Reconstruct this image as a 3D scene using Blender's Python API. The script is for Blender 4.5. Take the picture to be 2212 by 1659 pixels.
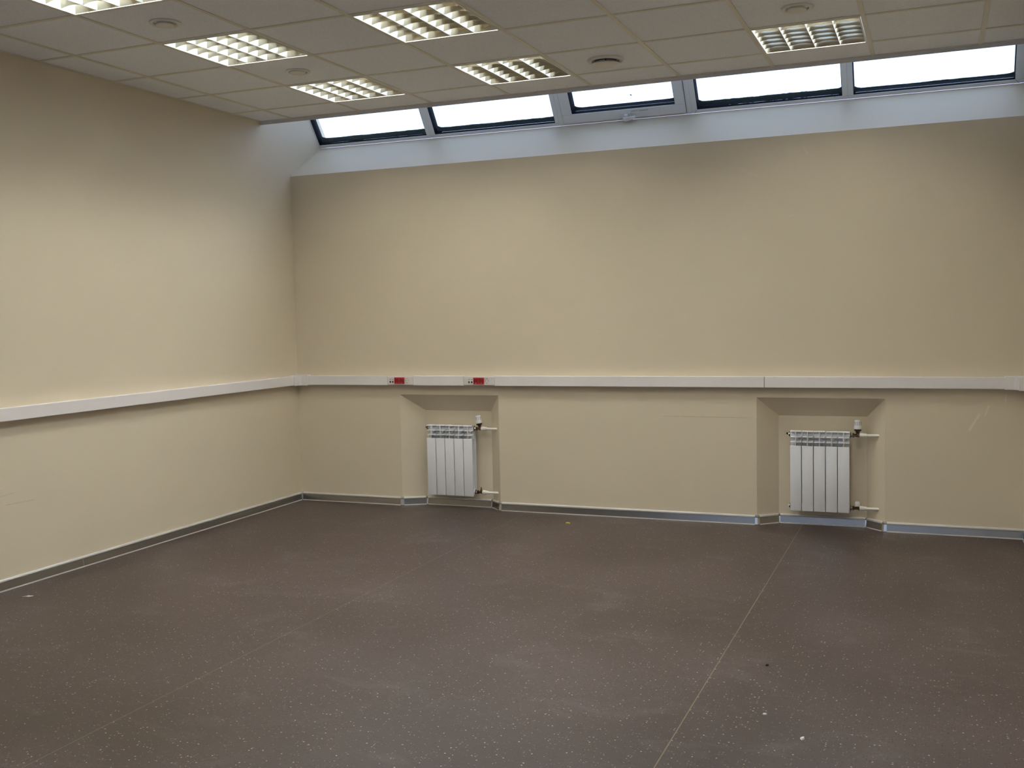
import bpy, bmesh, math, random
from mathutils import Vector, Matrix

for o in list(bpy.data.objects):
    bpy.data.objects.remove(o, do_unlink=True)
SC = bpy.context.scene
COL = SC.collection
random.seed(7)

# ------------------------------------------------------------------ camera
W_PX, F_PX = 2212.0, 2248.06
cam_data = bpy.data.cameras.new('camera')
cam_data.sensor_fit = 'HORIZONTAL'
cam_data.sensor_width = 36.0
cam_data.lens = 36.0 * F_PX / W_PX
cam_data.clip_start = 0.02
cam = bpy.data.objects.new('camera', cam_data)
COL.objects.link(cam)
RIGHT = Vector((0.9260843, 0.3766865, -0.0217973))
UP = Vector((-0.0050045, 0.0700268, 0.9975326))
FWD = Vector((-0.3772834, 0.9236902, -0.0667359))
cam.matrix_world = Matrix(((RIGHT.x, UP.x, -FWD.x, 4.8517),
                           (RIGHT.y, UP.y, -FWD.y, -7.2307),
                           (RIGHT.z, UP.z, -FWD.z, 1.4896),
                           (0, 0, 0, 1)))
SC.camera = cam

# ------------------------------------------------------------------ world, exposure
world = bpy.data.worlds.new('overcast_sky')
SC.world = world
world.use_nodes = True
bg = world.node_tree.nodes['Background']
bg.inputs['Color'].default_value = (0.67, 0.675, 1.0, 1)
bg.inputs['Strength'].default_value = 2.7
SC.view_settings.view_transform = 'Standard'
SC.view_settings.look = 'None'
SC.view_settings.gamma = 1.0
SC.view_settings.use_curve_mapping = False
SC.view_settings.exposure = 0.0
TUBE_STRENGTH = 58.0
TUBE_COLOR = (0.98, 1.0, 0.98, 1)

# ------------------------------------------------------------------ room numbers (metres)
RX = 5.38            # right wall
FY = -8.60           # wall behind the camera
H = 3.016            # ceiling underside
ZT = 2.643           # top of vertical back wall
EDGE_Y = -0.385      # free edge of the suspended ceiling
GX0, GY0, GP = 0.2856, -0.7459, 0.60   # ceiling grid
O_WIN = Vector((0, 0.435, 2.954))       # lower inner edge of the roof windows
U_WIN = Vector((0, -0.577, 0.817))
N_WIN = Vector((0, 0.817, 0.577))

# ------------------------------------------------------------------ materials
def nodes_of(name):
    m = bpy.data.materials.new(name)
    m.use_nodes = True
    nt = m.node_tree
    return m, nt, nt.nodes['Principled BSDF']

def simple(name, col, rough=0.5, metal=0.0, vary=0.04, scale=30.0, spec=0.5, bump=0.0):
    m, nt, b = nodes_of(name)
    b.inputs['Roughness'].default_value = rough
    b.inputs['Metallic'].default_value = metal
    b.inputs['Specular IOR Level'].default_value = spec
    tc = nt.nodes.new('ShaderNodeTexCoord')
    no = nt.nodes.new('ShaderNodeTexNoise')
    no.inputs['Scale'].default_value = scale
    no.inputs['Detail'].default_value = 3
    nt.links.new(tc.outputs['Object'], no.inputs['Vector'])
    mx = nt.nodes.new('ShaderNodeMix')
    mx.data_type = 'RGBA'
    mx.inputs[6].default_value = tuple(c * (1 - vary) for c in col) + (1,)
    mx.inputs[7].default_value = tuple(min(1, c * (1 + vary)) for c in col) + (1,)
    nt.links.new(no.outputs['Fac'], mx.inputs[0])
    nt.links.new(mx.outputs[2], b.inputs['Base Color'])
    if bump:
        bp = nt.nodes.new('ShaderNodeBump')
        bp.inputs['Strength'].default_value = bump
        bp.inputs['Distance'].default_value = 0.002
        nt.links.new(no.outputs['Fac'], bp.inputs['Height'])
        nt.links.new(bp.outputs['Normal'], b.inputs['Normal'])
    return m

def math_node(nt, op, a, b=None, clamp=False):
    n = nt.nodes.new('ShaderNodeMath')
    n.operation = op
    n.use_clamp = clamp
    for i, v in enumerate((a, b)):
        if v is None:
            continue
        if isinstance(v, (int, float)):
            n.inputs[i].default_value = v
        else:
            nt.links.new(v, n.inputs[i])
    return n.outputs[0]

def wall_paint(name, col, marks=()):
    """cream emulsion paint; marks = scuffs with a shape of their own (u0,z0,u1,z1,width,colour,strength)"""
    m, nt, b = nodes_of(name)
    b.inputs['Roughness'].default_value = 0.55
    b.inputs['Specular IOR Level'].default_value = 0.35
    geo = nt.nodes.new('ShaderNodeNewGeometry')
    no = nt.nodes.new('ShaderNodeTexNoise')
    no.inputs['Scale'].default_value = 1.3
    no.inputs['Detail'].default_value = 5
    nt.links.new(geo.outputs['Position'], no.inputs['Vector'])
    mx = nt.nodes.new('ShaderNodeMix')
    mx.data_type = 'RGBA'
    mx.inputs[6].default_value = tuple(c * 0.965 for c in col) + (1,)
    mx.inputs[7].default_value = tuple(c * 1.03 for c in col) + (1,)
    nt.links.new(no.outputs['Fac'], mx.inputs[0])
    last = mx.outputs[2]
    sep = nt.nodes.new('ShaderNodeSeparateXYZ')
    nt.links.new(geo.outputs['Position'], sep.inputs[0])
    rough_n = nt.nodes.new('ShaderNodeTexNoise')
    rough_n.inputs['Scale'].default_value = 45
    nt.links.new(geo.outputs['Position'], rough_n.inputs['Vector'])
    for (u0, z0, u1, z1, wd, mc, st, axis) in marks:
        L = math.hypot(u1 - u0, z1 - z0)
        dx, dz = (u1 - u0) / L, (z1 - z0) / L
        pu = math_node(nt, 'SUBTRACT', sep.outputs[axis], (u0 + u1) / 2)
        pz = math_node(nt, 'SUBTRACT', sep.outputs[2], (z0 + z1) / 2)
        along = math_node(nt, 'ADD', math_node(nt, 'MULTIPLY', pu, dx), math_node(nt, 'MULTIPLY', pz, dz))
        perp = math_node(nt, 'ADD', math_node(nt, 'MULTIPLY', pu, -dz), math_node(nt, 'MULTIPLY', pz, dx))
        fa = math_node(nt, 'SUBTRACT', 1.0, math_node(nt, 'DIVIDE', math_node(nt, 'ABSOLUTE', along), L / 2), True)
        fa = math_node(nt, 'MULTIPLY', fa, 4.0, True)
        fp = math_node(nt, 'SUBTRACT', 1.0, math_node(nt, 'DIVIDE', math_node(nt, 'ABSOLUTE', perp), wd), True)
        f = math_node(nt, 'MULTIPLY', math_node(nt, 'MULTIPLY', fa, fp), rough_n.outputs['Fac'])
        f = math_node(nt, 'MULTIPLY', f, st * 1.8, True)
        mm = nt.nodes.new('ShaderNodeMix')
        mm.data_type = 'RGBA'
        nt.links.new(f, mm.inputs[0])
        nt.links.new(last, mm.inputs[6])
        mm.inputs[7].default_value = mc + (1,)
        last = mm.outputs[2]
    nt.links.new(last, b.inputs['Base Color'])
    fine = nt.nodes.new('ShaderNodeTexNoise')
    fine.inputs['Scale'].default_value = 160
    nt.links.new(geo.outputs['Position'], fine.inputs['Vector'])
    bp = nt.nodes.new('ShaderNodeBump')
    bp.inputs['Strength'].default_value = 0.08
    bp.inputs['Distance'].default_value = 0.001
    nt.links.new(fine.outputs['Fac'], bp.inputs['Height'])
    nt.links.new(bp.outputs['Normal'], b.inputs['Normal'])
    return m

def floor_material():
    m, nt, b = nodes_of('speckled_linoleum')
    geo = nt.nodes.new('ShaderNodeNewGeometry')
    P = geo.outputs['Position']
    sep = nt.nodes.new('ShaderNodeSeparateXYZ')
    nt.links.new(P, sep.inputs[0])
    big = nt.nodes.new('ShaderNodeTexNoise')
    big.inputs['Scale'].default_value = 1.1
    big.inputs['Detail'].default_value = 7
    big.inputs['Roughness'].default_value = 0.6
    nt.links.new(P, big.inputs['Vector'])
    ramp = nt.nodes.new('ShaderNodeValToRGB')
    ramp.color_ramp.elements[0].position = 0.34
    ramp.color_ramp.elements[0].color = FLOOR_A
    ramp.color_ramp.elements[1].position = 0.70
    ramp.color_ramp.elements[1].color = FLOOR_B
    nt.links.new(big.outputs['Fac'], ramp.inputs[0])
    # dull, scuffed clouds of trodden-in dust
    mpc = nt.nodes.new('ShaderNodeMapping')
    mpc.inputs['Scale'].default_value = (1.0, 1.5, 1.0)
    nt.links.new(P, mpc.inputs['Vector'])
    dust = nt.nodes.new('ShaderNodeTexNoise')
    dust.inputs['Scale'].default_value = 2.3
    dust.inputs['Detail'].default_value = 9
    dust.inputs['Roughness'].default_value = 0.68
    dust.inputs['Distortion'].default_value = 0.6
    nt.links.new(mpc.outputs[0], dust.inputs['Vector'])
    dr = nt.nodes.new('ShaderNodeMapRange')
    dr.inputs[1].default_value = 0.54
    dr.inputs[2].default_value = 0.74
    dr.inputs[4].default_value = 0.50
    nt.links.new(dust.outputs['Fac'], dr.inputs[0])
    dm = nt.nodes.new('ShaderNodeMix')
    dm.data_type = 'RGBA'
    nt.links.new(dr.outputs[0], dm.inputs[0])
    nt.links.new(ramp.outputs[0], dm.inputs[6])
    dm.inputs[7].default_value = (0.130, 0.108, 0.100, 1)
    ramp = dm
    grain = nt.nodes.new('ShaderNodeTexNoise')
    grain.inputs['Scale'].default_value = 260
    grain.inputs['Detail'].default_value = 2
    nt.links.new(P, grain.inputs['Vector'])
    gm = nt.nodes.new('ShaderNodeMix')
    gm.data_type = 'RGBA'
    gm.blend_type = 'OVERLAY'
    gm.inputs[0].default_value = 0.55
    nt.links.new(ramp.outputs[2], gm.inputs[6])
    nt.links.new(grain.outputs['Color'], gm.inputs[7])
    # keep the grain grey
    bw = nt.nodes.new('ShaderNodeRGBToBW')
    nt.links.new(grain.outputs['Color'], bw.inputs[0])
    nt.links.new(bw.outputs[0], gm.inputs[7])
    last = gm.outputs[2]

    def flecks(scale, keep, radius, col, offs):
        nonlocal last
        mp = nt.nodes.new('ShaderNodeMapping')
        mp.inputs['Location'].default_value = offs
        nt.links.new(P, mp.inputs['Vector'])
        v = nt.nodes.new('ShaderNodeTexVoronoi')
        v.voronoi_dimensions = '2D'
        v.inputs['Scale'].default_value = scale
        nt.links.new(mp.outputs[0], v.inputs['Vector'])
        sc = nt.nodes.new('ShaderNodeSeparateColor')
        nt.links.new(v.outputs['Color'], sc.inputs[0])
        on = math_node(nt, 'GREATER_THAN', sc.outputs[0], keep)
        rad = math_node(nt, 'MULTIPLY', sc.outputs[1], radius)
        rad = math_node(nt, 'ADD', rad, radius * 0.35)
        near = math_node(nt, 'LESS_THAN', v.outputs['Distance'], rad)
        f = math_node(nt, 'MULTIPLY', on, near)
        mm = nt.nodes.new('ShaderNodeMix')
        mm.data_type = 'RGBA'
        nt.links.new(f, mm.inputs[0])
        nt.links.new(last, mm.inputs[6])
        mm.inputs[7].default_value = col + (1,)
        last = mm.outputs[2]
    flecks(95, 0.74, 0.24, (0.016, 0.013, 0.012), (0.3, 0.1, 0))
    flecks(85, 0.86, 0.19, (0.18, 0.145, 0.11), (3.3, 1.7, 0))
    flecks(64, 0.91, 0.15, (0.46, 0.42, 0.37), (7.1, 4.2, 0))
    # welded sheet seams, 2 m apart
    for sx in (2.003, 4.004):
        d = math_node(nt, 'ABSOLUTE', math_node(nt, 'SUBTRACT', sep.outputs[0], sx))
        f = math_node(nt, 'LESS_THAN', d, 0.0021)
        f = math_node(nt, 'MULTIPLY', f, 0.75 if sx > 3 else 0.45)
        mm = nt.nodes.new('ShaderNodeMix')
        mm.data_type = 'RGBA'
        nt.links.new(f, mm.inputs[0])
        nt.links.new(last, mm.inputs[6])
        mm.inputs[7].default_value = (0.25, 0.20, 0.13, 1)
        last = mm.outputs[2]
    nt.links.new(last, b.inputs['Base Color'])
    rr = nt.nodes.new('ShaderNodeMapRange')
    rr.inputs[3].default_value = 0.36
    rr.inputs[4].default_value = 0.52
    nt.links.new(big.outputs['Fac'], rr.inputs[0])
    nt.links.new(rr.outputs[0], b.inputs['Roughness'])
    b.inputs['Specular IOR Level'].default_value = 0.36
    bp = nt.nodes.new('ShaderNodeBump')
    bp.inputs['Strength'].default_value = 0.12
    bp.inputs['Distance'].default_value = 0.001
    nt.links.new(grain.outputs['Fac'], bp.inputs['Height'])
    nt.links.new(bp.outputs['Normal'], b.inputs['Normal'])
    return m

def tile_material():
    m, nt, b = nodes_of('mineral_fibre_tile')
    geo = nt.nodes.new('ShaderNodeNewGeometry')
    no = nt.nodes.new('ShaderNodeTexNoise')
    no.inputs['Scale'].default_value = 130
    no.inputs['Detail'].default_value = 4
    nt.links.new(geo.outputs['Position'], no.inputs['Vector'])
    r = nt.nodes.new('ShaderNodeValToRGB')
    r.color_ramp.elements[0].position = 0.3
    r.color_ramp.elements[0].color = (TILE[0] * .90, TILE[1] * .90, TILE[2] * .90, 1)
    r.color_ramp.elements[1].position = 0.62
    r.color_ramp.elements[1].color = TILE
    nt.links.new(no.outputs['Fac'], r.inputs[0])
    nt.links.new(r.outputs[0], b.inputs['Base Color'])
    b.inputs['Roughness'].default_value = 0.9
    b.inputs['Specular IOR Level'].default_value = 0.1
    bp = nt.nodes.new('ShaderNodeBump')
    bp.inputs['Strength'].default_value = 0.2
    bp.inputs['Distance'].default_value = 0.001
    nt.links.new(no.outputs['Fac'], bp.inputs['Height'])
    nt.links.new(bp.outputs['Normal'], b.inputs['Normal'])
    return m

def glass_material():
    m = bpy.data.materials.new('window_glass')
    m.use_nodes = True
    nt = m.node_tree
    nt.nodes.clear()
    out = nt.nodes.new('ShaderNodeOutputMaterial')
    tr = nt.nodes.new('ShaderNodeBsdfTransparent')
    tr.inputs[0].default_value = (0.86, 0.98, 0.98, 1)
    gl = nt.nodes.new('ShaderNodeBsdfGlossy')
    gl.inputs['Roughness'].default_value = 0.02
    fr = nt.nodes.new('ShaderNodeFresnel')
    fr.inputs[0].default_value = 1.45
    mx = nt.nodes.new('ShaderNodeMixShader')
    nt.links.new(math_node(nt, 'MULTIPLY', fr.outputs[0], 0.8), mx.inputs[0])
    nt.links.new(tr.outputs[0], mx.inputs[1])
    nt.links.new(gl.outputs[0], mx.inputs[2])
    nt.links.new(mx.outputs[0], out.inputs[0])
    return m

def emission(name, col, st):
    m, nt, b = nodes_of(name)
    b.inputs['Base Color'].default_value = (0.9, 0.9, 0.9, 1)
    b.inputs['Emission Color'].default_value = col
    b.inputs['Emission Strength'].default_value = st
    return m

FLOOR_A = (0.040, 0.0255, 0.0195, 1)
FLOOR_B = (0.074, 0.053, 0.046, 1)
TILE = (0.92, 0.93, 0.95, 1)
CREAM = (0.70, 0.607, 0.452)
PALE = (0.80, 0.76, 0.66)
DARKM = (0.42, 0.36, 0.26)
back_marks = [
    (3.02, 0.744, 3.70, 0.742, 0.005, DARKM, 0.55, 0),
    (5.045, 0.675, 5.115, 0.800, 0.010, PALE, 0.9, 0),
    (5.140, 0.775, 5.165, 0.85, 0.006, PALE, 0.8, 0),
    (5.258, 0.86, 5.262, 0.925, 0.006, PALE, 0.8, 0),
    (4.02, 2.57, 4.06, 2.50, 0.006, PALE, 0.5, 0),
    (3.74, 2.38, 3.60, 2.44, 0.006, PALE, 0.3, 0),
    (3.93, 2.10, 3.99, 2.125, 0.006, PALE, 0.4, 0),
    (2.55, 1.34, 2.60, 1.355, 0.004, PALE, 0.4, 0),
]
left_marks = [(-2.95, 0.48, -2.72, 0.475, 0.004, DARKM, 0.5, 1),
              (-2.98, 0.53, -2.86, 0.54, 0.004, DARKM, 0.4, 1)]
M_BACK = wall_paint('cream_wall_paint_back', CREAM, back_marks)
M_LEFT = wall_paint('cream_wall_paint_left', CREAM, left_marks)
M_WALL = wall_paint('cream_wall_paint', CREAM)
M_FLOOR = floor_material()
M_TILE = tile_material()
M_GRID = simple('ceiling_grid_enamel', (0.74, 0.69, 0.55), 0.45)
M_TRIMW = simple('white_edge_trim', (0.70, 0.68, 0.66), 0.5)
M_PVC = simple('white_window_pvc', (0.74, 0.74, 0.72), 0.4, vary=0.03)
M_SEAL = simple('dark_outer_frame', (0.006, 0.007, 0.011), 0.8, spec=0.08)
M_GASK = simple('grey_sash_gasket', (0.16, 0.16, 0.15), 0.7)
M_EDGE_STRIP = simple('dark_edge_strip', (0.022, 0.042, 0.045), 0.7, vary=0.5, scale=60, spec=0.15)
M_GLASS = glass_material()
M_TRUNK = simple('trunking_pvc', (0.86, 0.81, 0.78), 0.35, vary=0.015)
M_JOINT = simple('joint_shadow_gap', (0.10, 0.09, 0.085), 0.8)
M_PLATE = simple('socket_plate_plastic', (0.80, 0.76, 0.70), 0.35, vary=0.015)
M_RED = simple('red_socket_plastic', (0.42, 0.006, 0.010), 0.3, vary=0.05)
M_RED2 = simple('red_socket_recess', (0.20, 0.003, 0.006), 0.4, vary=0.05)
M_BLACK = simple('black_plastic', (0.01, 0.01, 0.01), 0.5)
M_GREY = simple('grey_label_plastic', (0.42, 0.41, 0.42), 0.5)
M_ALU = simple('baseboard_aluminium', (0.31, 0.29, 0.265), 0.26, metal=0.9, vary=0.05)
M_LIP = simple('baseboard_pale_lip', (0.66, 0.63, 0.59), 0.35, metal=0.3, vary=0.03)
M_CAP = simple('baseboard_corner_cap', (0.62, 0.61, 0.59), 0.24, metal=0.85)
M_RAD = simple('radiator_enamel', (0.85, 0.85, 0.86), 0.3, vary=0.012)
M_BRASS = simple('aged_brass', (0.17, 0.105, 0.05), 0.26, metal=0.9, vary=0.2)
M_CHROME = simple('nickel_plating', (0.55, 0.52, 0.48), 0.22, metal=1.0)
M_RUBBER = simple('black_collar', (0.012, 0.011, 0.010), 0.5)
M_PIPE = simple('white_plastic_pipe', (0.80, 0.77, 0.70), 0.4, vary=0.02)
M_HEAD = simple('thermostat_white', (0.82, 0.80, 0.76), 0.35, vary=0.02)
M_HEADG = simple('thermostat_grip_grey', (0.40, 0.39, 0.43), 0.5)
M_VALVE = simple('air_valve_enamel', (0.78, 0.75, 0.66), 0.45, vary=0.02)
M_VDARK = simple('air_valve_throat', (0.10, 0.10, 0.11), 0.6)
M_LAMPF = simple('lamp_frame_white', (0.78, 0.77, 0.74), 0.35)
M_MIRROR = simple('louvre_bright_aluminium', (0.84, 0.91, 1.0), 0.46, metal=1.0, vary=0.01)
M_BLADE = simple('louvre_champagne_aluminium', (0.52, 0.465, 0.34), 0.15, metal=1.0, vary=0.02)
M_TRAY = simple('lamp_tray_white', (0.85, 0.85, 0.83), 0.4)
M_TUBE = emission('fluorescent_tube', TUBE_COLOR, TUBE_STRENGTH)
M_STAIN = simple('brown_joint_stain', (0.10, 0.075, 0.03), 0.8, vary=0.4, scale=200)
M_YELLOW = simple('yellow_scrap', (0.55, 0.48, 0.06), 0.6)
M_CHIP = simple('plaster_chip', (0.78, 0.76, 0.72), 0.8)
M_DIRT = simple('dark_crumb', (0.015, 0.012, 0.010), 0.8)

# ------------------------------------------------------------------ mesh helpers
class MB:
    def __init__(self, *mats):
        self.bm = bmesh.new()
        self.mats = list(mats)

    def quad(self, pts, mi=0, smooth=False):
        f = self.bm.faces.new([self.bm.verts.new(p) for p in pts])
        f.material_index = mi
        f.smooth = smooth
        return f

    def box(self, a, b, mi=0, mat=None, bevel=0.0, seg=2):
        """axis-aligned box from corner a to corner b, optionally moved by matrix mat"""
        (x0, y0, z0), (x1, y1, z1) = a, b
        vs = [self.bm.verts.new(p) for p in ((x0, y0, z0), (x1, y0, z0), (x1, y1, z0), (x0, y1, z0),
                                             (x0, y0, z1), (x1, y0, z1), (x1, y1, z1), (x0, y1, z1))]
        fs = [self.bm.faces.new([vs[i] for i in q]) for q in
              ((3, 2, 1, 0), (4, 5, 6, 7), (0, 1, 5, 4), (1, 2, 6, 5), (2, 3, 7, 6), (3, 0, 4, 7))]
        for f in fs:
            f.material_index = mi
        allv = vs
        if bevel:
            es = list({e for f in fs for e in f.edges})
            r = bmesh.ops.bevel(self.bm, geom=es, offset=bevel, segments=seg, affect='EDGES', profile=0.5)
            for f in r['faces']:
                f.material_index = mi
            allv = list({v for f in r['faces'] for v in f.verts} | {v for v in vs if v.is_valid})
        if mat is not None:
            bmesh.ops.transform(self.bm, matrix=mat, verts=[v for v in allv if v.is_valid])
        return self

    def prism(self, poly, vec, mi=0, mat=None):
        """polygon (list of 3-D points) pushed along vec, closed"""
        vec = Vector(vec)
        a = [self.bm.verts.new(p) for p in poly]
        b = [self.bm.verts.new(Vector(p) + vec) for p in poly]
        n = len(poly)
        fs = [self.bm.faces.new(a[::-1]), self.bm.faces.new(b)]
        for i in range(n):
            fs.append(self.bm.faces.new((a[i], a[(i + 1) % n], b[(i + 1) % n], b[i])))
        for f in fs:
            f.material_index = mi
        if mat is not None:
            bmesh.ops.transform(self.bm, matrix=mat, verts=a + b)
        return self

    def lathe(self, prof, origin=(0, 0, 0), axis=(0, 0, 1), seg=24, mi=0, smooth=True, mis=None):
        """profile of (radius, height) turned round axis"""
        q = Vector((0, 0, 1)).rotation_difference(Vector(axis).normalized())
        org = Vector(origin)
        rings = []
        for r, h in prof:
            if r < 1e-6:
                rings.append([self.bm.verts.new(org + q @ Vector((0, 0, h)))])
            else:
                rings.append([self.bm.verts.new(org + q @ Vector((r * math.cos(2 * math.pi * k / seg), r * math.sin(2 * math.pi * k / seg), h)))
                              for k in range(seg)])
        for i in range(len(rings) - 1):
            A, B = rings[i], rings[i + 1]
            m_ = mis[i] if mis else mi
            for k in range(seg):
                k2 = (k + 1) % seg
                if len(A) == 1 and len(B) == 1:
                    continue
                if len(A) == 1:
                    f = self.bm.faces.new((A[0], B[k], B[k2]))
                elif len(B) == 1:
                    f = self.bm.faces.new((A[k], A[k2], B[0]))
                else:
                    f = self.bm.faces.new((A[k], A[k2], B[k2], B[k]))
                f.material_index = m_
                f.smooth = smooth
        return self

    def tube(self, p0, p1, r, seg=20, mi=0):
        p0, p1 = Vector(p0), Vector(p1)
        L = (p1 - p0).length
        c = min(r * 0.15, L * 0.1)
        return self.lathe([(0, 0), (r - c, 0), (r, c), (r, L - c), (r - c, L), (0, L)], p0, p1 - p0, seg, mi)

    def build(self, name, parent=None, loc=None):
        bmesh.ops.recalc_face_normals(self.bm, faces=self.bm.faces)
        me = bpy.data.meshes.new(name)
        self.bm.to_mesh(me)
        self.bm.free()
        for m in self.mats:
            me.materials.append(m)
        for e in me.polygons:
            if e.use_smooth:
                me.set_sharp_from_angle(angle=math.radians(40))
                break
        o = bpy.data.objects.new(name, me)
        COL.objects.link(o)
        if parent:
            o.parent = parent
        if loc:
            o.location = loc
        return o

def structure(o):
    o['kind'] = 'structure'
    return o

def tag(o, label, cat, group=None):
    o['label'] = label
    o['category'] = cat
    if group:
        o['group'] = group
    return o

def thing(name, label, cat, loc=(0, 0, 0), group=None, rot=None):
    o = bpy.data.objects.new(name, None)
    o.empty_display_size = 0.1
    COL.objects.link(o)
    o.location = loc
    if rot:
        o.rotation_euler = rot
    return tag(o, label, cat, group)

def copy_tree(src, loc, label, group=None):
    r = src.copy()
    COL.objects.link(r)
    r.location = loc
    r['label'] = label
    if group:
        r['group'] = group
    for ch in list(src.children):
        c = ch.copy()
        COL.objects.link(c)
        c.parent = r
        for g in ch.children:
            d = g.copy()
            COL.objects.link(d)
            d.parent = c
    return r

# ------------------------------------------------------------------ floor
b = MB(M_FLOOR)
b.box((-0.12, FY - 0.12, -0.10), (RX + 0.12, 0.30, 0.0))
structure(b.build('floor'))

# ------------------------------------------------------------------ niches in the back wall
#            front x0, x1, front top z, back x0, x1, back top z, depth
NICHES = [(0.942, 1.784, 0.880, 1.116, 1.682, 0.750, 0.095),
          (3.709, 4.543, 0.884, 3.842, 4.424, 0.752, 0.112)]
P_FR = O_WIN + U_WIN * -0.032        # underside of the window frame
ROOF_T = (0.435 - EDGE_Y) / 0.577    # where the slope meets the plane above the ceiling edge
P_TOP0 = O_WIN + U_WIN * 1.20
P_TOP1 = O_WIN + U_WIN * (ROOF_T + 0.05)

def make_back_wall():
    b = MB(M_BACK)
    def fq(x0, z0, x1, z1):
        b.quad([(x0, 0, z0), (x1, 0, z0), (x1, 0, z1), (x0, 0, z1)])
    xs = [0.0]
    for n in NICHES:
        xs += [n[0], n[1]]
    xs.append(RX)
    for i in range(0, len(xs) - 1):
        if i % 2 == 0:
            fq(xs[i], 0, xs[i + 1], ZT)
        else:
            fq(xs[i], NICHES[i // 2][2], xs[i + 1], ZT)
    for (x0, x1, zt, bx0, bx1, bz, d) in NICHES:
        b.quad([(x0, 0, 0), (x0, 0, zt), (bx0, d, bz), (bx0, d, 0)])
        b.quad([(x1, 0, 0), (bx1, d, 0), (bx1, d, bz), (x1, 0, zt)])
        b.quad([(x0, 0, zt), (x1, 0, zt), (bx1, d, bz), (bx0, d, bz)])
        b.quad([(bx0, d, 0), (bx0, d, bz), (bx1, d, bz), (bx1, d, 0)])
    # sloping reveal below the roof windows and the slope above them
    b.quad([(0, 0, ZT), (RX, 0, ZT), (RX, P_FR.y, P_FR.z), (0, P_FR.y, P_FR.z)])
    bmesh.ops.remove_doubles(b.bm, verts=b.bm.verts, dist=1e-5)
    # outer skin of the wall so that it has real thickness
    yo = 0.34
    b.quad([(-0.12, yo, -0.1), (RX + 0.12, yo, -0.1), (RX + 0.12, yo, ZT), (-0.12, yo, ZT)])
    b.quad([(-0.12, yo, ZT), (RX + 0.12, yo, ZT), (RX + 0.12, P_FR.y + .05, P_FR.z - .02), (-0.12, P_FR.y + .05, P_FR.z - .02)])
    return structure(b.build('wall_back'))
make_back_wall()
b = MB(M_WALL)
b.prism([(0, P_TOP0.y, P_TOP0.z), (0, P_TOP1.y, P_TOP1.z), (0, P_TOP1.y + .08, P_TOP1.z + .06), (0, P_TOP0.y + .08, P_TOP0.z + .06)], (RX, 0, 0))
structure(b.build('ceiling_slope'))

# ------------------------------------------------------------------ side walls, wall behind the camera
def side_wall(name, x0, x1, mat):
    b = MB(mat)
    p = [(FY - 0.12, -0.1), (0.34, -0.1), (0.34, ZT), (P_FR.y + 0.10, P_FR.z + 0.02)]
    t = O_WIN + U_WIN * (ROOF_T + 0.12) + N_WIN * 0.10
    s = O_WIN + N_WIN * 0.14
    p += [(s.y, s.z), (t.y, t.z), (FY - 0.12, t.z)]
    b.prism([(x0, y, z) for y, z in p], (x1 - x0, 0, 0))
    return structure(b.build(name))
side_wall('wall_left', -0.12, 0.0, M_LEFT)
side_wall('wall_right', RX, RX + 0.12, M_WALL)
FWX0, FWX1, FWZ0, FWZ1 = 1.2, 5.2, 0.05, 0.98
b = MB(M_WALL)
zt = P_TOP1.z + 0.1
for a, c in (((0.0, -0.1), (FWX0, zt)), ((FWX1, -0.1), (RX, zt)), ((FWX0, -0.1), (FWX1, FWZ0)), ((FWX0, FWZ1), (FWX1, zt))):
    b.box((a[0], FY - 0.12, a[1]), (c[0], FY, c[1]))
structure(b.build('wall_front'))
# window behind the camera: the daylight that tints the ceiling and the right-hand baseboards
b = MB(M_PVC)
yy0, yy1 = FY - 0.09, FY - 0.03
b.box((FWX0, yy0, FWZ0), (FWX1, yy1, FWZ0 + .06))
b.box((FWX0, yy0, FWZ1 - .06), (FWX1, yy1, FWZ1))
for x in (FWX0, (FWX0 * 2 + FWX1) / 3, (FWX0 + FWX1 * 2) / 3, FWX1 - .06):
    b.box((x, yy0, FWZ0 + .06), (x + .06, yy1, FWZ1 - .06))
w6 = structure(b.build('window_6'))
b = MB(M_GLASS)
b.box((FWX0 + .05, FY - 0.062, FWZ0 + .05), (FWX1 - .05, FY - 0.058, FWZ1 - .05))
b.build('glass_pane', w6)

# ------------------------------------------------------------------ suspended ceiling
LAMP_X = [GX0 + GP * 1.5, GX0 + GP * 3.5, GX0 + GP * 6.5]
LAMP_Y = [GY0 - GP * (0.5 + 2 * k) for k in range(4)]
LAMPS = [(i, j) for i in range(3) for j in range(4) if (i, j) != (0, 3)]
lamp_cells = {(round(LAMP_X[i], 3), round(LAMP_Y[j], 3)) for i, j in LAMPS}
gx = [GX0 + GP * i for i in range(9)]
gy = [GY0 - GP * j for j in range(14)]
gy = [y for y in gy if y > FY]

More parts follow.
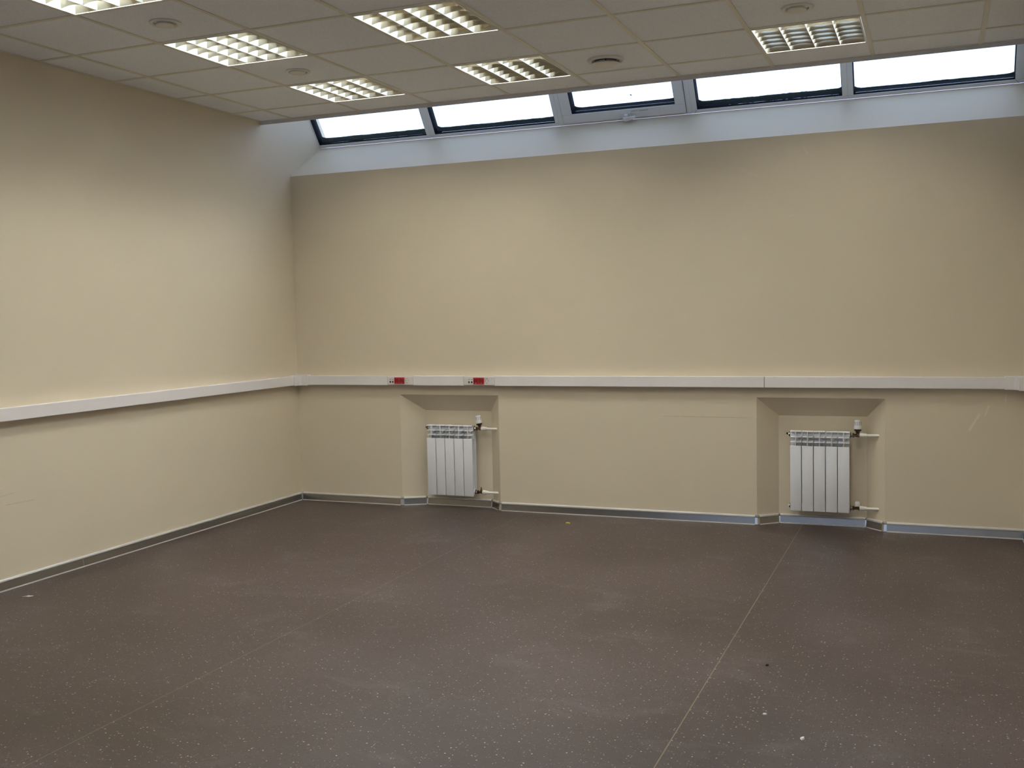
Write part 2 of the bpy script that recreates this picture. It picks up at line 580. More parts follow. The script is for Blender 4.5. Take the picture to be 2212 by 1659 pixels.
def make_ceiling():
    b = MB(M_TILE)
    xs = [0.0] + gx + [RX]
    ys = [EDGE_Y - 0.004] + gy + [FY]
    for i in range(len(xs) - 1):
        for j in range(len(ys) - 1):
            cx, cy = (xs[i] + xs[i + 1]) / 2, (ys[j] + ys[j + 1]) / 2
            if any(abs(cx - lx) < .02 and abs(cy - ly) < .02 for lx, ly in lamp_cells):
                continue
            b.box((xs[i] + .001, ys[j + 1] + .001, H + .004), (xs[i + 1] - .001, ys[j] - .001, H + .019))
    c = structure(b.build('ceiling'))
    g = MB(M_GRID)
    hw = 0.012
    for x in gx:
        g.box((x - hw, FY, H), (x + hw, EDGE_Y, H + 0.0035))
        g.box((x - .001, FY, H + .0035), (x + .001, EDGE_Y, H + 0.035))
    for y in gy:
        for i in range(len(xs) - 1):
            g.box((xs[i] + (hw if i else 0), y - hw, H + .0003), (xs[i + 1] - (hw if i < len(xs) - 2 else 0), y + hw, H + 0.0035))
    g.box((0, FY, H), (0.020, EDGE_Y, H + .0035))
    g.box((RX - .02, FY, H), (RX, EDGE_Y, H + .0035))
    g.build('ceiling_grid', c)
    e = MB(M_TRIMW)
    e.box((0.0, EDGE_Y - 0.004, H - 0.024), (RX, EDGE_Y, H + 0.06))
    e.box((0.0, EDGE_Y - 0.018, H - 0.0012), (RX, EDGE_Y - 0.004, H + 0.0036))
    e.build('edge_trim', c)
    v = MB(M_TRIMW)
    v.box((0.0, EDGE_Y - 0.02, H + 0.06), (RX, EDGE_Y, P_TOP1.z))
    v.build('upstand_board', c)
make_ceiling()
b = MB(M_WALL)
b.box((-0.12, FY - 0.12, P_TOP1.z + 0.02), (RX + 0.12, P_TOP1.y + 0.12, P_TOP1.z + 0.10))
structure(b.build('ceiling_slab'))

# ------------------------------------------------------------------ roof windows
WM = Matrix(((1, U_WIN.x, N_WIN.x, O_WIN.x), (0, U_WIN.y, N_WIN.y, O_WIN.y), (0, U_WIN.z, N_WIN.z, O_WIN.z), (0, 0, 0, 1)))
# local window space: x along the wall, y up the slope, z outwards
WIN = [(0.0, 1.057, 0.004, 1.020), (1.057, 2.160, 1.095, 2.126), (2.160, 3.187, 2.277, 3.073),
       (3.187, 4.277, 3.226, 4.240), (4.277, RX, 4.314, 5.322)]
T_TOP = 1.15

def ring(b, o, i, z0, z1, mi=0, bevel=0.0):
    """rectangular frame: outer rect o=(x0,t0,x1,t1), inner rect i"""
    b.box((o[0], o[1], z0), (o[2], i[1], z1), mi, WM, bevel)
    b.box((o[0], i[3], z0), (o[2], o[3], z1), mi, WM, bevel)
    if i[0] - o[0] > 1e-4:
        b.box((o[0], i[1], z0), (i[0], i[3], z1), mi, WM, bevel)
    if o[2] - i[2] > 1e-4:
        b.box((i[2], i[1], z0), (o[2], i[3], z1), mi, WM, bevel)

def ragged(x0, x1, t0, h, amp, seed):
    rnd = random.Random(seed)
    n = 160
    pts = [(x0, t0), (x1, t0)]
    top = []
    e = 0.0
    for k in range(n + 1):
        e = 0.86 * e + rnd.uniform(-amp, amp) * (1.6 if rnd.random() < 0.12 else 0.55)
        x = x0 + (x1 - x0) * k / n
        corner = 0.018 * math.exp(-(x - x0) / 0.02) + 0.010 * math.exp(-(x1 - x) / 0.02)
        top.append((x, t0 + max(0.004, h + e + corner)))
    return pts + top[::-1]

EDGE_STRIPS = [(0.020, .0010), (0.016, .0010), (0.004, .0006), (0.020, .0018), (0.006, .0008)]  # height and raggedness of the dark strip along each pane's lower edge
for k, (ox0, ox1, x0, x1) in enumerate(WIN):
    opening = k == 2
    t0 = -0.006
    b = MB(M_PVC)
    if opening:
        ring(b, (ox0, -0.032, ox1, 1.20), (2.196, -0.018, 3.150, 1.17), 0.0, 0.060, bevel=0.002)
    else:
        ring(b, (ox0, -0.032, ox1, 1.20), (x0, t0, x1, T_TOP), 0.0, 0.014, bevel=0.003)
        ring(b, (ox0, -0.032, ox1, 1.20), (max(ox0, x0 - 0.004), t0 - 0.004, min(ox1, x1 + 0.004), T_TOP + .004), 0.014, 0.060)
    w = structure(b.build('window_%d' % (k + 1)))
    if opening:
        gk = MB(M_GASK)
        ring(gk, (2.1955, -0.0185, 3.1505, 1.1705), (2.1995, -0.0145, 3.1465, 1.1665), -0.001, 0.05)
        gk.build('sash_gasket', w)
        s = MB(M_PVC)
        t0 = 0.058
        ring(s, (2.1998, -0.0142, 3.1462, 1.1662), (x0, t0, x1, 1.09), -0.014, 0.050, bevel=0.004)
        sash = s.build('sash', w)
        h = MB(M_PVC)
        h.box((2.655, 0.000, -0.022), (2.735, 0.034, -0.014), 0, WM, 0.004)
        h.box((2.688, 0.002, -0.048), (2.722, 0.030, -0.022), 0, WM, 0.006)
        h.prism([(2.682, -0.004, -0.050), (2.690, -0.012, -0.050), (2.715, -0.014, -0.050), (2.775, 0.004, -0.050),
                 (2.778, 0.016, -0.050), (2.770, 0.020, -0.050), (2.715, 0.016, -0.050), (2.685, 0.016, -0.050)], (0, 0, -0.016), 0, WM)
        hd = h.build('handle', sash)
        hd['label'] = 'white lever handle at the bottom of the sash'
        # small print on the sash, too small to read
        tx = MB(M_GASK)
        rnd = random.Random(3)
        x = 2.742
        while x < 2.868:
            if 2.772 < x < 2.779 or 2.789 < x < 2.797:
                x += 0.004
                continue
            wd = rnd.uniform(.002, .0045)
            tx.box((x, 0.038, -0.0146), (x + wd, 0.038 + rnd.uniform(.003, .0055), -0.0139), 0, WM)
            x += wd + 0.0016
        tx.build('printed_marking', sash)
    d = MB(M_SEAL)
    tt = 1.09 if opening else T_TOP
    ring(d, (x0 - .0005, t0 - .0005, x1 + .0005, tt + .0005), (x0 + .004, t0 + .004, x1 - .004, tt - .004), 0.008 if not opening else -0.004, 0.085)
    d.build('dark_outer_frame', w)
    g = MB(M_GLASS)
    g.box((x0 + .004, t0 + .004, 0.030), (x1 - .004, tt - .004, 0.034), 0, WM)
    pane = g.build('glass_pane', w)
    q = MB(M_EDGE_STRIP)
    hgt, amp = EDGE_STRIPS[k]
    q.prism([(px, pt, 0.078) for px, pt in ragged(x0 + .0045, x1 - .0045, t0 + .0045, hgt, amp, k)], (0, 0, 0.006), 0, WM)
    gr = q.build('ragged_edge_strip', w)
    gr['label'] = 'ragged dark strip along the lower edge of the pane'
    if k in (3, 4):
        cr = MB(M_STAIN)
        ca, cb = ((3.2235, -0.007), (3.2050, -0.0300)) if k == 3 else ((5.3245, -0.007), (5.3460, -0.0300))
        cr.prism([(ca[0] - .0012, ca[1], -.0006), (ca[0] + .0012, ca[1], -.0006), (cb[0] + .0022, cb[1], -.0006), (cb[0] - .0012, cb[1], -.0006)], (0, 0, 0.001), 0, WM)
        cr.build('stained_joint', w)
    if opening:
        l = MB(M_DIRT)
        l.prism([(2.738, 0.148, .034), (2.745, 0.141, .034), (2.752, 0.139, .034), (2.750, 0.147, .034), (2.742, 0.152, .034)], (0, 0, 0.003), 0, WM)
        l.build('leaf_fragment', w)

# daylight portal: tells the renderer where the sky comes in (gives no light of its own)
pl = bpy.data.lights.new('window_daylight_portal', 'AREA')
pl.shape = 'RECTANGLE'
pl.size, pl.size_y = RX, 1.20
pl.cycles.is_portal = True
po = bpy.data.objects.new('window_daylight_portal', pl)
COL.objects.link(po)
c = O_WIN + U_WIN * 0.58 + N_WIN * 0.10 + Vector((RX / 2, 0, 0))
po.matrix_world = Matrix(((1, U_WIN.x, N_WIN.x, c.x), (0, U_WIN.y, N_WIN.y, c.y), (0, U_WIN.z, N_WIN.z, c.z), (0, 0, 0, 1)))

pf = bpy.data.lights.new('front_window_daylight_portal', 'AREA')
pf.shape = 'RECTANGLE'
pf.size, pf.size_y = FWX1 - FWX0, FWZ1 - FWZ0
pf.cycles.is_portal = True
pfo = bpy.data.objects.new('front_window_daylight_portal', pf)
COL.objects.link(pfo)
pfo.location = ((FWX0 + FWX1) / 2, FY - 0.13, (FWZ0 + FWZ1) / 2)
pfo.rotation_euler = (math.radians(-90), 0, math.radians(180))

# ------------------------------------------------------------------ baseboards
BB = [(0.0, 0.0), (0.017, 0.0), (0.017, 0.0045), (0.0160, 0.0075), (0.0095, 0.050), (0.0125, 0.055), (0.0105, 0.062), (0.006, 0.066), (0.0, 0.066)]
BB_MI = [1, 1, 1, 0, 1, 1, 1, 1, 1]

def offset_point(path, i, d):
    """point at distance d to the right-hand (room) side of the path, mitred at corners"""
    p = Vector(path[i])
    dirs = []
    if i > 0:
        dirs.append((p - Vector(path[i - 1])).normalized())
    if i < len(path) - 1:
        dirs.append((Vector(path[i + 1]) - p).normalized())
    ns = [Vector((q.y, -q.x)) for q in dirs]
    if len(ns) == 1:
        return p + ns[0] * d
    n = (ns[0] + ns[1]).normalized()
    return p + n * (d / max(0.3, n.dot(ns[0])))

def sweep(b, path, prof, mis):
    rings = []
    for i in range(len(path)):
        rings.append([b.bm.verts.new((*offset_point(path, i, d), z)) for d, z in prof])
    n = len(prof)
    for i in range(len(rings) - 1):
        for k in range(n):
            f = b.bm.faces.new((rings[i][k], rings[i][(k + 1) % n], rings[i + 1][(k + 1) % n], rings[i + 1][k]))
            f.material_index = mis[k]
    for r in (rings[0], rings[-1][::-1]):
        f = b.bm.faces.new(r)
        f.material_index = 1

wall_path = [(0.0, 0.0)]
for (x0, x1, zt, bx0, bx1, bz, d) in NICHES:
    wall_path += [(x0, 0), (bx0, d), (bx1, d), (x1, 0)]
wall_path.append((RX, 0.0))

def baseboard_back():
    b = MB(M_ALU, M_LIP)
    sweep(b, [(0.0, 0.0)] + wall_path[1:-1] + [(RX, 0.0)], BB, BB_MI)
    o = structure(b.build('baseboard_back'))
    capprof = [(d + (0.0015 if d > 0 else 0), z + (0.0012 if z > 0.03 else 0)) for d, z in BB]
    for i in range(1, len(wall_path) - 1):
        p = Vector(wall_path[i])
        outside = (i - 1) % 4 in (0, 3)
        L = 0.012 if outside else 0.011
        a = p + (Vector(wall_path[i - 1]) - p).normalized() * L
        c = p + (Vector(wall_path[i + 1]) - p).normalized() * L
        q = MB(M_CAP, M_CAP)
        sweep(q, [tuple(a), tuple(p), tuple(c)], capprof, BB_MI)
        q.build('corner_cap', o)
    # inner corner with the left wall
    q = MB(M_CAP, M_CAP)
    sweep(q, [(0.0, -0.022), (0.0, 0.0), (0.022, 0.0)], capprof, BB_MI)
    q.build('corner_cap', o)
baseboard_back()
b = MB(M_ALU, M_LIP)
sweep(b, [(0.0, -2.398), (0.0, -0.018)], BB, BB_MI)
sweep(b, [(0.0, FY + 0.002), (0.0, -2.3992)], BB, BB_MI)
structure(b.build('baseboard_left'))
b = MB(M_ALU, M_LIP)
sweep(b, [(RX, -0.018), (RX, FY + 0.002)], BB, BB_MI)
structure(b.build('baseboard_right'))

# ------------------------------------------------------------------ cable trunking
TZ0, TZ1, TD = 0.955, 1.030, 0.050
SOCKETS = [(0.864, 1.088), (1.520, 1.777)]
JOINT_X = 3.771
CC = 0.130

def trunk_back():
    b = MB(M_TRUNK)
    x0, x1 = CC - 0.01, RX - CC + 0.01
    b.box((x0, -0.004, TZ0 + .003), (x1, -0.0006, TZ1 - .003))
    b.box((x0, -0.044, TZ0 + .003), (x1, -0.004, TZ0 + .006))
    b.box((x0, -0.044, TZ1 - .006), (x1, -0.004, TZ1 - .003))
    t = b.build('cable_trunking')
    tag(t, 'white cable trunking running along the back wall above both radiator niches', 'cable trunking', 'wall trunking')
    edges = [CC - 0.02, SOCKETS[0][0], SOCKETS[0][1], SOCKETS[1][0], SOCKETS[1][1], JOINT_X - .0015, JOINT_X + .0015, RX - CC + 0.02]
    for k in range(0, len(edges), 2):
        l = MB(M_TRUNK)
        a, c = edges[k], edges[k + 1]
        l.box((a, -TD, TZ0), (c, -0.0441, TZ1), bevel=0.003)
        l.box((a + .001, -0.045, TZ0), (c - .001, -0.010, TZ0 + .0028))
        l.box((a + .001, -0.045, TZ1 - .0028), (c - .001, -0.010, TZ1))
        l.build('lid', t)
    j = MB(M_JOINT)
    j.box((JOINT_X - .002, -0.0455, TZ0 + .002), (JOINT_X + .002, -0.0435, TZ1 - .002))
    j.build('joint_gap', t)
trunk_back()

b = MB(M_TRUNK)
b.box((0.0006, FY + .01, TZ0 + .003), (0.004, -CC + .01, TZ1 - .003))
b.box((0.004, FY + .01, TZ0 + .003), (0.044, -CC + .01, TZ0 + .006))
b.box((0.004, FY + .01, TZ1 - .006), (0.044, -CC + .01, TZ1 - .003))
t = b.build('cable_trunking')
tag(t, 'white cable trunking running along the left wall towards the viewer', 'cable trunking', 'wall trunking')
l = MB(M_TRUNK)
l.box((0.0441, FY + .01, TZ0), (TD, -CC + 0.02, TZ1), bevel=0.003)
l.box((0.010, FY + .011, TZ0), (0.045, -CC + .019, TZ0 + .0028))
l.box((0.010, FY + .011, TZ1 - .0028), (0.045, -CC + .019, TZ1))
l.build('lid', t)

def corner_cover(mirror, label):
    b = MB(M_TRUNK)
    f = (lambda x: RX - x) if mirror else (lambda x: x)
    dd = TD + .0035
    pts = [(0.0, 0.0), (CC, 0.0), (CC, -dd), (0.082, -dd), (0.070, -0.056), (0.060, -0.062), (0.0555, -0.072), (dd, -0.084), (dd, -CC), (0.0, -CC)]
    b.prism([(f(x), y, TZ0 - .005) for x, y in pts], (0, 0, TZ1 - TZ0 + .010))
    bmesh.ops.recalc_face_normals(b.bm, faces=b.bm.faces)
    es = [e for e in b.bm.edges if abs(e.verts[0].co.z - e.verts[1].co.z) < 1e-6]
    bmesh.ops.bevel(b.bm, geom=es, offset=0.0025, segments=2, affect='EDGES')
    return tag(b.build('corner_cover'), label, 'trunking corner')
corner_cover(False, 'white inside corner cover joining the trunking in the back left corner')
corner_cover(True, 'white inside corner cover ending the back wall trunking at the right photo edge')

def outlet_panel(x0, x1, off, label):
    t = thing('outlet_panel', label, 'socket panel', (x0, -0.0441, (TZ0 + TZ1) / 2), 'socket panels in the back wall trunking')
    w = x1 - x0
    b = MB(M_PLATE)
    b.box((0.0015, -0.004, -0.0312), (w - 0.0015, 0.0300, 0.0312), bevel=0.002)
    b.build('faceplate', t)
    # data module with two ports and two label windows
    mx = off
    for k in range(2):
        p = MB(M_PLATE, M_BLACK)
        cx = mx + 0.011 + 0.0225 * k
        p.box((cx - 0.0085, -0.0068, -0.020), (cx + 0.0085, -0.0040, 0.003), 0, bevel=0.001)
        p.box((cx - 0.0060, -0.0073, -0.017), (cx + 0.0060, -0.0066, -0.004), 1)
        p.box((cx - 0.0030, -0.0073, -0.004), (cx + 0.0030, -0.0066, -0.0015), 1)
        p.build('data_port', t)
        lb = MB(M_GREY)
        lb.box((cx - 0.0075, -0.0052, 0.007), (cx + 0.0075, -0.0040, 0.014))
        lb.build('label_window', t)
    # double red socket
    rx = mx + 0.046
    r = MB(M_RED)
    r.box((rx, -0.0085, -0.0250), (rx + 0.090, -0.0040, 0.0250), bevel=0.0015)
    red = r.build('red_double_socket', t)
    for k in range(2):
        cx = rx + 0.0225 + 0.045 * k
        s = MB(M_RED2, M_CHROME, M_BLACK)
        s.lathe([(0.0195, 0.0), (0.0195, 0.0006), (0.0175, 0.0008), (0.0165, 0.0004), (0, 0.0004)], (cx, -0.0085, 0), (0, -1, 0), 28, 0)
        for dx in (-0.0095, 0.0095):
            s.lathe([(0.0027, 0), (0.0027, 0.0006), (0, 0.0006)], (cx + dx, -0.0087, 0), (0, -1, 0), 12, 2)
        s.box((cx - .0028, -0.0099, 0.0145), (cx + .0028, -0.0088, 0.0185), 1)
        s.box((cx - .0028, -0.0099, -0.0185), (cx + .0028, -0.0088, -0.0145), 1)
        s.build('socket_insert', red)
    # white socket
    wx = mx + 0.138 + 0.020
    s = MB(M_PLATE, M_CHROME, M_BLACK, M_GREY)
    s.lathe([(0.0205, 0.0), (0.0205, 0.0010), (0.0190, 0.0018), (0.0185, 0.0006), (0.0170, 0.0004), (0, 0.0004)], (wx, -0.0040, 0), (0, -1, 0), 28,
            mis=[0, 0, 3, 3, 0])
    for dx in (-0.0095, 0.0095):
        s.lathe([(0.0027, 0), (0.0027, 0.0006), (0, 0.0006)], (wx + dx, -0.0042, 0), (0, -1, 0), 12, 2)
    s.box((wx - .0030, -0.0060, 0.0125), (wx + .0030, -0.0043, 0.0185), 1)
    s.box((wx - .0030, -0.0060, -0.0185), (wx + .0030, -0.0043, -0.0125), 1)
    s.build('white_socket', t)
outlet_panel(SOCKETS[0][0], SOCKETS[0][1], 0.014, 'white trunking panel with red double socket, the one closer to the left wall')
outlet_panel(SOCKETS[1][0], SOCKETS[1][1], 0.036, 'white trunking panel with red double socket, above the thermostat of the left radiator')

# ------------------------------------------------------------------ radiators
def section_mesh():
    """one aluminium section, 80 mm wide, local origin at its left front bottom corner, depth along +y"""
    b = MB(M_RAD)
    w, zb, zt, dp = 0.0780, 0.0, 0.547, 0.080
    g = 0.0026
    # front panel
    b.box((g, 0.0, zb), (w - g, 0.0045, 0.445), 0, None, 0.0014)
    # side returns of the front panel
    for x in (g + .0002, w - g - .0018):
        b.box((x, 0.004, zb + .004), (x + .0016, 0.016, 0.440))
    # web from panel to water channel
    b.box((w / 2 - .002, 0.004, zb + .002), (w / 2 + .002, 0.070, 0.520))
    # water channel (oval column) and secondary fins
    b.lathe([(0.0, 0.03), (0.012, 0.03), (0.014, 0.05), (0.014, 0.50), (0.012, 0.52), (0, 0.52)], (w / 2, 0.046, 0), (0, 0, 1), 16)
    for y in (0.026, 0.062):
        b.box((0.010, y, 0.03), (w - 0.010, y + 0.0018, 0.438))
    # back panel
    b.box((0.003, 0.0775, 0.02), (w - 0.003, dp, 0.500), 0, None, 0.001)
    # upper grille: sloped shield behind, central fin, two curved guide fins, top plate
    b.prism([(0.002, 0.044, 0.440), (0.002, 0.046, 0.440), (0.002, 0.064, 0.536), (0.002, 0.062, 0.536)], (w - 0.004, 0, 0))
    b.box((w / 2 - .0025, 0.001, 0.440), (w / 2 + .0025, 0.055, 0.541), 0, None, 0.0008)
    for z, y1 in ((0.470, 0.034), (0.505, 0.044)):
        b.prism([(0.004, 0.0015, z - .0010), (0.004, 0.003, z - .0022), (0.004, 0.020, z - .0015), (0.004, y1, z + .010),
                 (0.004, y1, z + .0125), (0.004, 0.018, z + .0022), (0.004, 0.003, z + .0020)], (w - 0.008, 0, 0))
    b.prism([(0.002, 0.002, 0.5395), (0.002, 0.0012, 0.5420), (0.002, 0.006, 0.5462), (0.002, 0.040, 0.5470), (0.002, 0.070, 0.5425),
             (0.002, 0.078, 0.535), (0.002, 0.077, 0.532), (0.002, 0.066, 0.5385), (0.002, 0.040, 0.5430), (0.002, 0.008, 0.5425)], (w - 0.004, 0, 0))
    # collectors joining the sections
    for z in (0.027, 0.520):
        b.lathe([(0, -0.0), (0.019, 0.0), (0.021, 0.003), (0.021, w - .003), (0.019, w), (0, w)], (0.0, 0.046, z), (1, 0, 0), 20)
    return b

def head_axis(tilt):
    return Vector((math.sin(tilt), 0, math.cos(tilt)))

def radiator(x0, y0, z0, label, niche, tilt, plain_lower, air_vent):
    t = thing('radiator', label, 'radiator', (x0, y0, z0), 'wall radiators in the niches')
    first = section_mesh().build('section', t)
    for k in range(1, 5):
        c = first.copy()
        COL.objects.link(c)
        c.location = (0.078 * k, 0, 0)
        c.parent = t
    yc, zu, zl = 0.046, 0.520, 0.027
    wid = 0.39
    # wall hooks
    for x in (0.078, 0.312):
        hk = MB(M_RAD)
        hk.box((x - .008, 0.046, 0.488), (x + .008, niche[6] - y0, 0.500), 0, None, 0.002)
        hk.build('wall_hook', t)
    # end plugs on the left side
    for z in (zu, zl):
        p = MB(M_RUBBER, M_CHROME)
        p.lathe([(0.0, 0), (0.020, 0.0), (0.020, 0.004), (0.016, 0.006), (0.015, 0.011), (0, 0.011)], (0.0, yc, z), (-1, 0, 0), 8, mis=[0, 0, 0, 1, 1], smooth=False)
        pl_ = p.build('end_plug', t)
        if z == zu:
            v = MB(M_BRASS)
            v.lathe([(0, 0), (0.006, 0), (0.006, 0.008), (0.003, 0.010), (0.003, 0.018), (0, 0.018)], (-0.010, yc, z), (-1, 0, 0), 12)
            v.box((-0.028, yc - .001, z + .002), (-0.012, yc + .001, z + .010))
            v.build('air_vent' if air_vent else 'vent_screw', pl_)
    # right-hand connections
    def splay_x(y):
        bx1, fx1, d = niche[4], niche[1], niche[6]
        return fx1 + (bx1 - fx1) * (y / d)
    yw = y0 + yc
    pipe_end = splay_x(yw) - x0 + 0.012
    for z, upper in ((zu, True), (zl, False)):
        v = MB(M_BRASS, M_RUBBER, M_CHROME)
        v.lathe([(0, 0), (0.020, 0.0), (0.020, 0.005), (0.013, 0.006), (0.012, 0.012)], (wid, yc, z), (1, 0, 0), 8, mis=[1, 1, 2, 2], smooth=False)
        v.lathe([(0.009, 0.010), (0.009, 0.014), (0.0155, 0.015), (0.0155, 0.024), (0.010, 0.025), (0.010, 0.052), (0.0145, 0.053), (0.0145, 0.062), (0, 0.062)],
                (wid, yc, z), (1, 0, 0), 6, mis=[2, 0, 0, 0, 0, 0, 0, 0], smooth=False)
        vx = wid + (0.048 if upper else 0.046)
        if upper:
            ax = head_axis(tilt)
            v.lathe([(0.0, -0.012), (0.011, -0.010), (0.012, 0.0), (0.0105, 0.016), (0.0125, 0.017), (0.0150, 0.030), (0, 0.030)], (vx, yc, z), ax, 16)
            vo = v.build('upper_valve', t)
            h = MB(M_HEAD, M_RUBBER, M_HEADG)
            org = Vector((vx, yc, z)) + ax * 0.030
            h.lathe([(0, 0), (0.0215, 0.0), (0.0235, 0.009), (0.0185, 0.013)], org, ax, 24, 1)
            h.lathe([(0.019, 0.011), (0.0245, 0.014), (0.0245, 0.030), (0.0225, 0.034), (0.0205, 0.066), (0.018, 0.072), (0.010, 0.074), (0.0, 0.074)], org, ax, 28, 0)
            q = Vector((0, 0, 1)).rotation_difference(ax)
            for k in range(10):
                a = 2 * math.pi * k / 10 + 0.2
                pos = org + q @ Vector((0.0205 * math.cos(a), 0.0205 * math.sin(a), 0.051))
                m_ = Matrix.Translation(pos) @ (q @ Matrix.Rotation(a, 3, 'Z').to_quaternion()).to_matrix().to_4x4()
                h.box((-0.002, -0.0030, -0.014), (0.0016, 0.0030, 0.013), 2, m_, 0.0008)
            h.build('thermostatic_head', vo)
        elif plain_lower:
            v.lathe([(0.0, 0), (0.009, 0.0), (0.009, 0.018), (0.006, 0.020), (0.006, 0.028), (0.0045, 0.030), (0.0045, 0.040), (0, 0.040)], (vx, yc, z), (0, 0, 1), 12)
            v.build('lower_valve', t)
        else:
            v.lathe([(0.0, 0), (0.009, 0.0), (0.009, 0.016), (0, 0.016)], (vx, yc, z), (0, 0, 1), 12)
            vo = v.build('lower_valve', t)
            h = MB(M_HEAD)
            h.lathe([(0, 0.014), (0.0150, 0.014), (0.0160, 0.016), (0.0155, 0.042), (0.0130, 0.045), (0, 0.045)], (vx, yc, z), (0, 0, 1), 24)
            h.build('valve_cap', vo)
        p = MB(M_PIPE)
        p.tube((wid + 0.080, yc, z), (pipe_end, yc, z), 0.0100)
        po_ = p.build('supply_pipe' if upper else 'return_pipe', t)
        c = MB(M_PIPE)
        c.lathe([(0, 0.0), (0.0165, 0.0), (0.0175, 0.003), (0.0175, 0.022), (0.0150, 0.026), (0.0140, 0.042), (0.0105, 0.046)], (wid + 0.060, yc, z), (1, 0, 0), 24)
        c.build('pipe_coupling', po_)
    return t

radiator(1.1735, -0.012, 0.099, 'white five-section radiator in the left niche, its thermostat head tilted left', NICHES[0], -0.16, True, False)
radiator(3.931, -0.002, 0.112, 'white five-section radiator in the right niche, with a white-capped lower valve', NICHES[1], 0.0, False, True)

# ------------------------------------------------------------------ recessed louvre lights
def make_light():
    t = thing('ceiling_light', '', 'ceiling light', (0, 0, 0), 'recessed louvre ceiling lights')
    A, F = 0.280, 0.2865       # half aperture, half outer size
    f = MB(M_LAMPF)
    zb = -0.003
    f.box((-F, -F, zb), (F, -A, 0.002), bevel=.001)
    f.box((-F, A, zb), (F, F, 0.002), bevel=.001)
    f.box((-F, -A, zb), (-A, A, 0.002), bevel=.001)
    f.box((A, -A, zb), (F, A, 0.002), bevel=.001)
    f.build('frame', t)
    h = MB(M_TRAY)
    h.box((-F, -F, 0.098), (F, F, 0.100))
    for (a, c) in (((-F, -F, 0.002), (-F + .001, F, 0.098)), ((F - .001, -F, 0.010), (F, F, 0.098)),
                   ((-F, -F, 0.010), (F, -F + .001, 0.098)), ((-F, F - .001, 0.010), (F, F, 0.098))):
        h.box(a, c)
    h.build('housing', t)
    pitch, rows = 2 * A / 4, 6
    zlo, zhi = 0.000, 0.041
    def prof(w0, w1, lo, sgn, lin=0.0):
        return [(sgn * (w0 + w1 * (lin * s + (1 - lin) * s * s)), lo + (zhi - lo) * s) for s in [i / 7 for i in range(8)]]
    # five lengthwise V reflectors
    for k in range(5):
        x = -A + pitch * k
        b = MB(M_MIRROR)
        L = [] if k == 0 else prof(0.0012, 0.0065, zlo, -1, 0.8)
        R = [] if k == 4 else prof(0.0012, 0.0065, zlo, 1, 0.8)
        if k == 0:
            L = [(0, zlo), (0, zhi)]
        if k == 4:
            R = [(0, zlo), (0, zhi)]
        poly = R + L[::-1]
        b.prism([(x + px, -A, pz) for px, pz in poly], (0, 2 * A, 0))
        for fc in b.bm.faces:
            fc.smooth = len(fc.verts) == 4
        b.build('reflector', t)
    # cross blades with arched lower edges
    rp = 2 * A / rows
    for j in range(rows + 1):
        y = -A + rp * j
        b = MB(M_BLADE)
        n = 40
        for i in range(n):
            cols = []
            for ii in (i, i + 1):
                u = ii / n * 4
                fr = u - math.floor(u)
                lo = 0.001 + 0.010 * math.sin(math.pi * fr) ** 1.0 if 0 < ii < n and 0 < j < rows else 0.001
                x = -A + 2 * A * ii / n
                row = []
                for sgn in ((1,) if j == 0 else (-1,) if j == rows else (-1, 1)):
                    row.append([Vector((x, y + py, pz)) for py, pz in prof(0.0008, 0.0086, lo, sgn, 0.66)])
                cols.append(row)
            for r0, r1 in zip(*cols):
                for s in range(7):
                    b.quad([r0[s], r0[s + 1], r1[s + 1], r1[s]], 0, True)
            if len(cols[0]) == 2:
                b.quad([cols[0][0][0], cols[1][0][0], cols[1][1][0], cols[0][1][0]], 0)
                b.quad([cols[0][0][7], cols[1][0][7], cols[1][1][7], cols[0][1][7]], 0)
        bmesh.ops.remove_doubles(b.bm, verts=b.bm.verts, dist=1e-6)
        b.build('cross_blade', t)
    for k in range(4):
        x = -A + pitch * (k + .5)
        b = MB(M_TUBE, M_CHROME)
        b.lathe([(0, 0), (0.0125, 0.0), (0.013, 0.012), (0.013, 2 * A - 0.012), (0.0125, 2 * A), (0, 2 * A)], (x, -A, 0.0545), (0, 1, 0), 14,
                mis=[1, 1, 0, 1, 1])
        b.build('tube', t)
    return t

LIGHT_LABELS = {
    (0, 0): 'lit square louvre light recessed in the ceiling nearest the back left corner',
    (1, 0): 'lit square louvre light in the ceiling before the second window from the left',
    (2, 0): 'square louvre light with golden bands in the ceiling above the two right windows',
    (0, 1): 'lit square louvre light recessed between two small round ceiling valves on the left',
    (1, 1): 'large lit square louvre light at the top middle of the photo',
    (0, 2): 'lit square louvre light cut off by the top left edge of the photo',
}
proto = make_light()
used = False
for i, j in LAMPS:
    x, y = LAMP_X[i], LAMP_Y[j]
    lab = LIGHT_LABELS.get((i, j), 'unseen lit square louvre light added to the ceiling above the photo frame')  # remaining lights are unseen, added along the rows for the room's light
    if not used:
        proto.location = (x, y, H)
        proto['label'] = lab
        used = True
    else:
        copy_tree(proto, (x, y, H), lab)

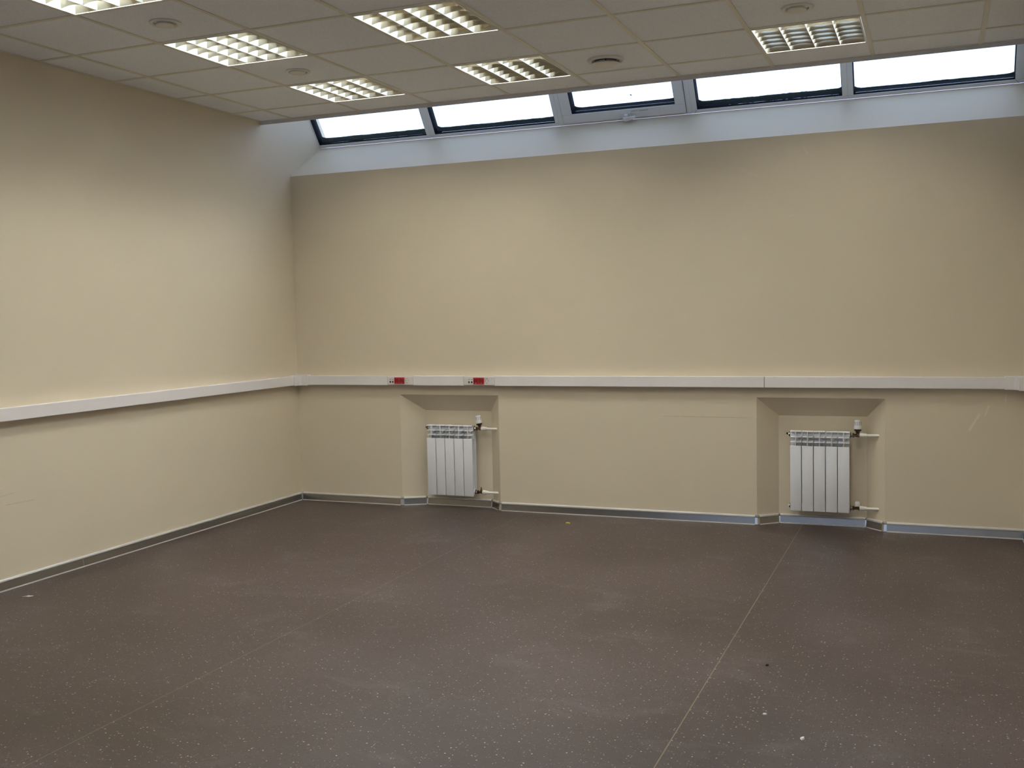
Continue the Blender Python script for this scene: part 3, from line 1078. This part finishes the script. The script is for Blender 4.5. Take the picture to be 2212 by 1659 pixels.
# ------------------------------------------------------------------ round ceiling valves
def air_valve(x, y, R, kind, label):
    t = thing('air_valve', label, 'air valve', (x, y, H), 'round ceiling air valves')
    k = R / 0.078
    z0 = 0.004
    b = MB(M_VALVE, M_VDARK)
    b.lathe([(R * .97, z0), (R, z0 - .002), (R * .985, z0 - .007), (R * .90, z0 - .011 * k), (R * .76, z0 - .009 * k), (R * .70, z0 - .001), (R * .60, z0 + .016), (R * .30, z0 + .018), (0, z0 + .018)],
            (0, 0, 0), (0, 0, 1), 48, mis=[0, 0, 0, 0, 0, 1, 1, 1])
    b.build('flange', t)
    d = MB(M_VALVE)
    if kind == 'big':
        zb = -0.030
        rr = R * .80
    elif kind == 'flat':
        zb = -0.008
        rr = R * .62
    else:
        zb = -0.013
        rr = R * .60
    d.lathe([(rr * .45, 0.014), (rr * .80, zb + .014), (rr * .97, zb + .006), (rr, zb + .003), (rr * .96, zb), (rr * .6, zb - .003), (0, zb - .004)], (0, 0, 0), (0, 0, 1), 48)
    d.build('valve_disc', t)
    if kind == 'big':
        s = MB(M_BLACK, M_VDARK)
        s.box((-.004, R * .66, -0.024), (.004, R * .72, 0.004), 0, Matrix.Rotation(math.radians(17), 4, 'Z') @ Matrix.Rotation(math.radians(180), 4, 'Z'))
        s.build('valve_strut', t)
        c = MB(M_VDARK)
        c.lathe([(R * .60, 0.004), (R * .60, -0.022)], (0, 0, 0), (0, 0, 1), 40)
        c.build('valve_throat', t)
CX = lambda n: GX0 + GP * (n + .5)
CY = lambda n: GY0 - GP * (n - .5)
air_valve(CX(1), CY(4), 0.080, 'ring', 'small round ceiling valve beside the top left louvre light')
air_valve(CX(1), CY(2), 0.076, 'flat', 'flat faint round ceiling valve between the two left louvre lights')
air_valve(CX(4), CY(1), 0.112, 'big', 'largest round ceiling valve with a hanging disc, in front of the opening window')
air_valve(CX(6), CY(2), 0.080, 'ring', 'round ceiling valve beside the golden louvre light on the right')

# ------------------------------------------------------------------ small bits lying on the floor
def chip(name, x, y, pts, h, mat, label, cat, rot=0.0):
    b = MB(mat)
    top = 0.75
    n = len(pts)
    a = [b.bm.verts.new((px, py, 0)) for px, py in pts]
    c = [b.bm.verts.new((px * top, py * top, h * (0.7 + 0.3 * ((k * 7) % 3) / 2))) for k, (px, py) in enumerate(pts)]
    b.bm.faces.new(a[::-1])
    b.bm.faces.new(c)
    for k in range(n):
        b.bm.faces.new((a[k], a[(k + 1) % n], c[(k + 1) % n], c[k]))
    o = b.build(name, None, (x, y, 0.0))
    o.rotation_euler = (0, 0, rot)
    return tag(o, label, cat)
chip('paper_scrap', 2.433, -0.313, [(-.018, -.005), (-.004, -.008), (.012, -.005), (.020, .001), (.012, .006), (-.006, .003), (-.017, .003)], .006, M_YELLOW,
     'tiny yellow scrap lying on the floor near the back wall baseboard', 'litter', -0.3)
chip('paint_flake', 0.231, -3.025, [(-.032, -.008), (-.010, -.004), (.004, -.012), (.030, .004), (.012, .006), (-.004, .014), (-.012, .004)], .003, M_CHIP,
     'small pale flake lying on the floor beside the left wall baseboard', 'litter', 0.4)
chip('dirt_crumb', 4.203, -2.889, [(-.006, -.005), (.002, -.007), (.007, 0), (.004, .006), (-.004, .005)], .008, M_DIRT,
     'tiny dark crumb on the floor right of the pale floor seam', 'litter')
chip('plaster_chip', 4.274, -3.425, [(-.008, -.004), (.003, -.006), (.009, .001), (.002, .006), (-.007, .004)], .005, M_CHIP,
     'small white chip on the floor, the one closer to the floor seam', 'litter', 0.3)
chip('plaster_chip', 4.429, -3.606, [(-.010, -.005), (.002, -.007), (.011, -.001), (.006, .006), (-.006, .006)], .007, M_CHIP,
     'larger white chip on the floor, closest to the viewer on the right', 'litter', 1.1)
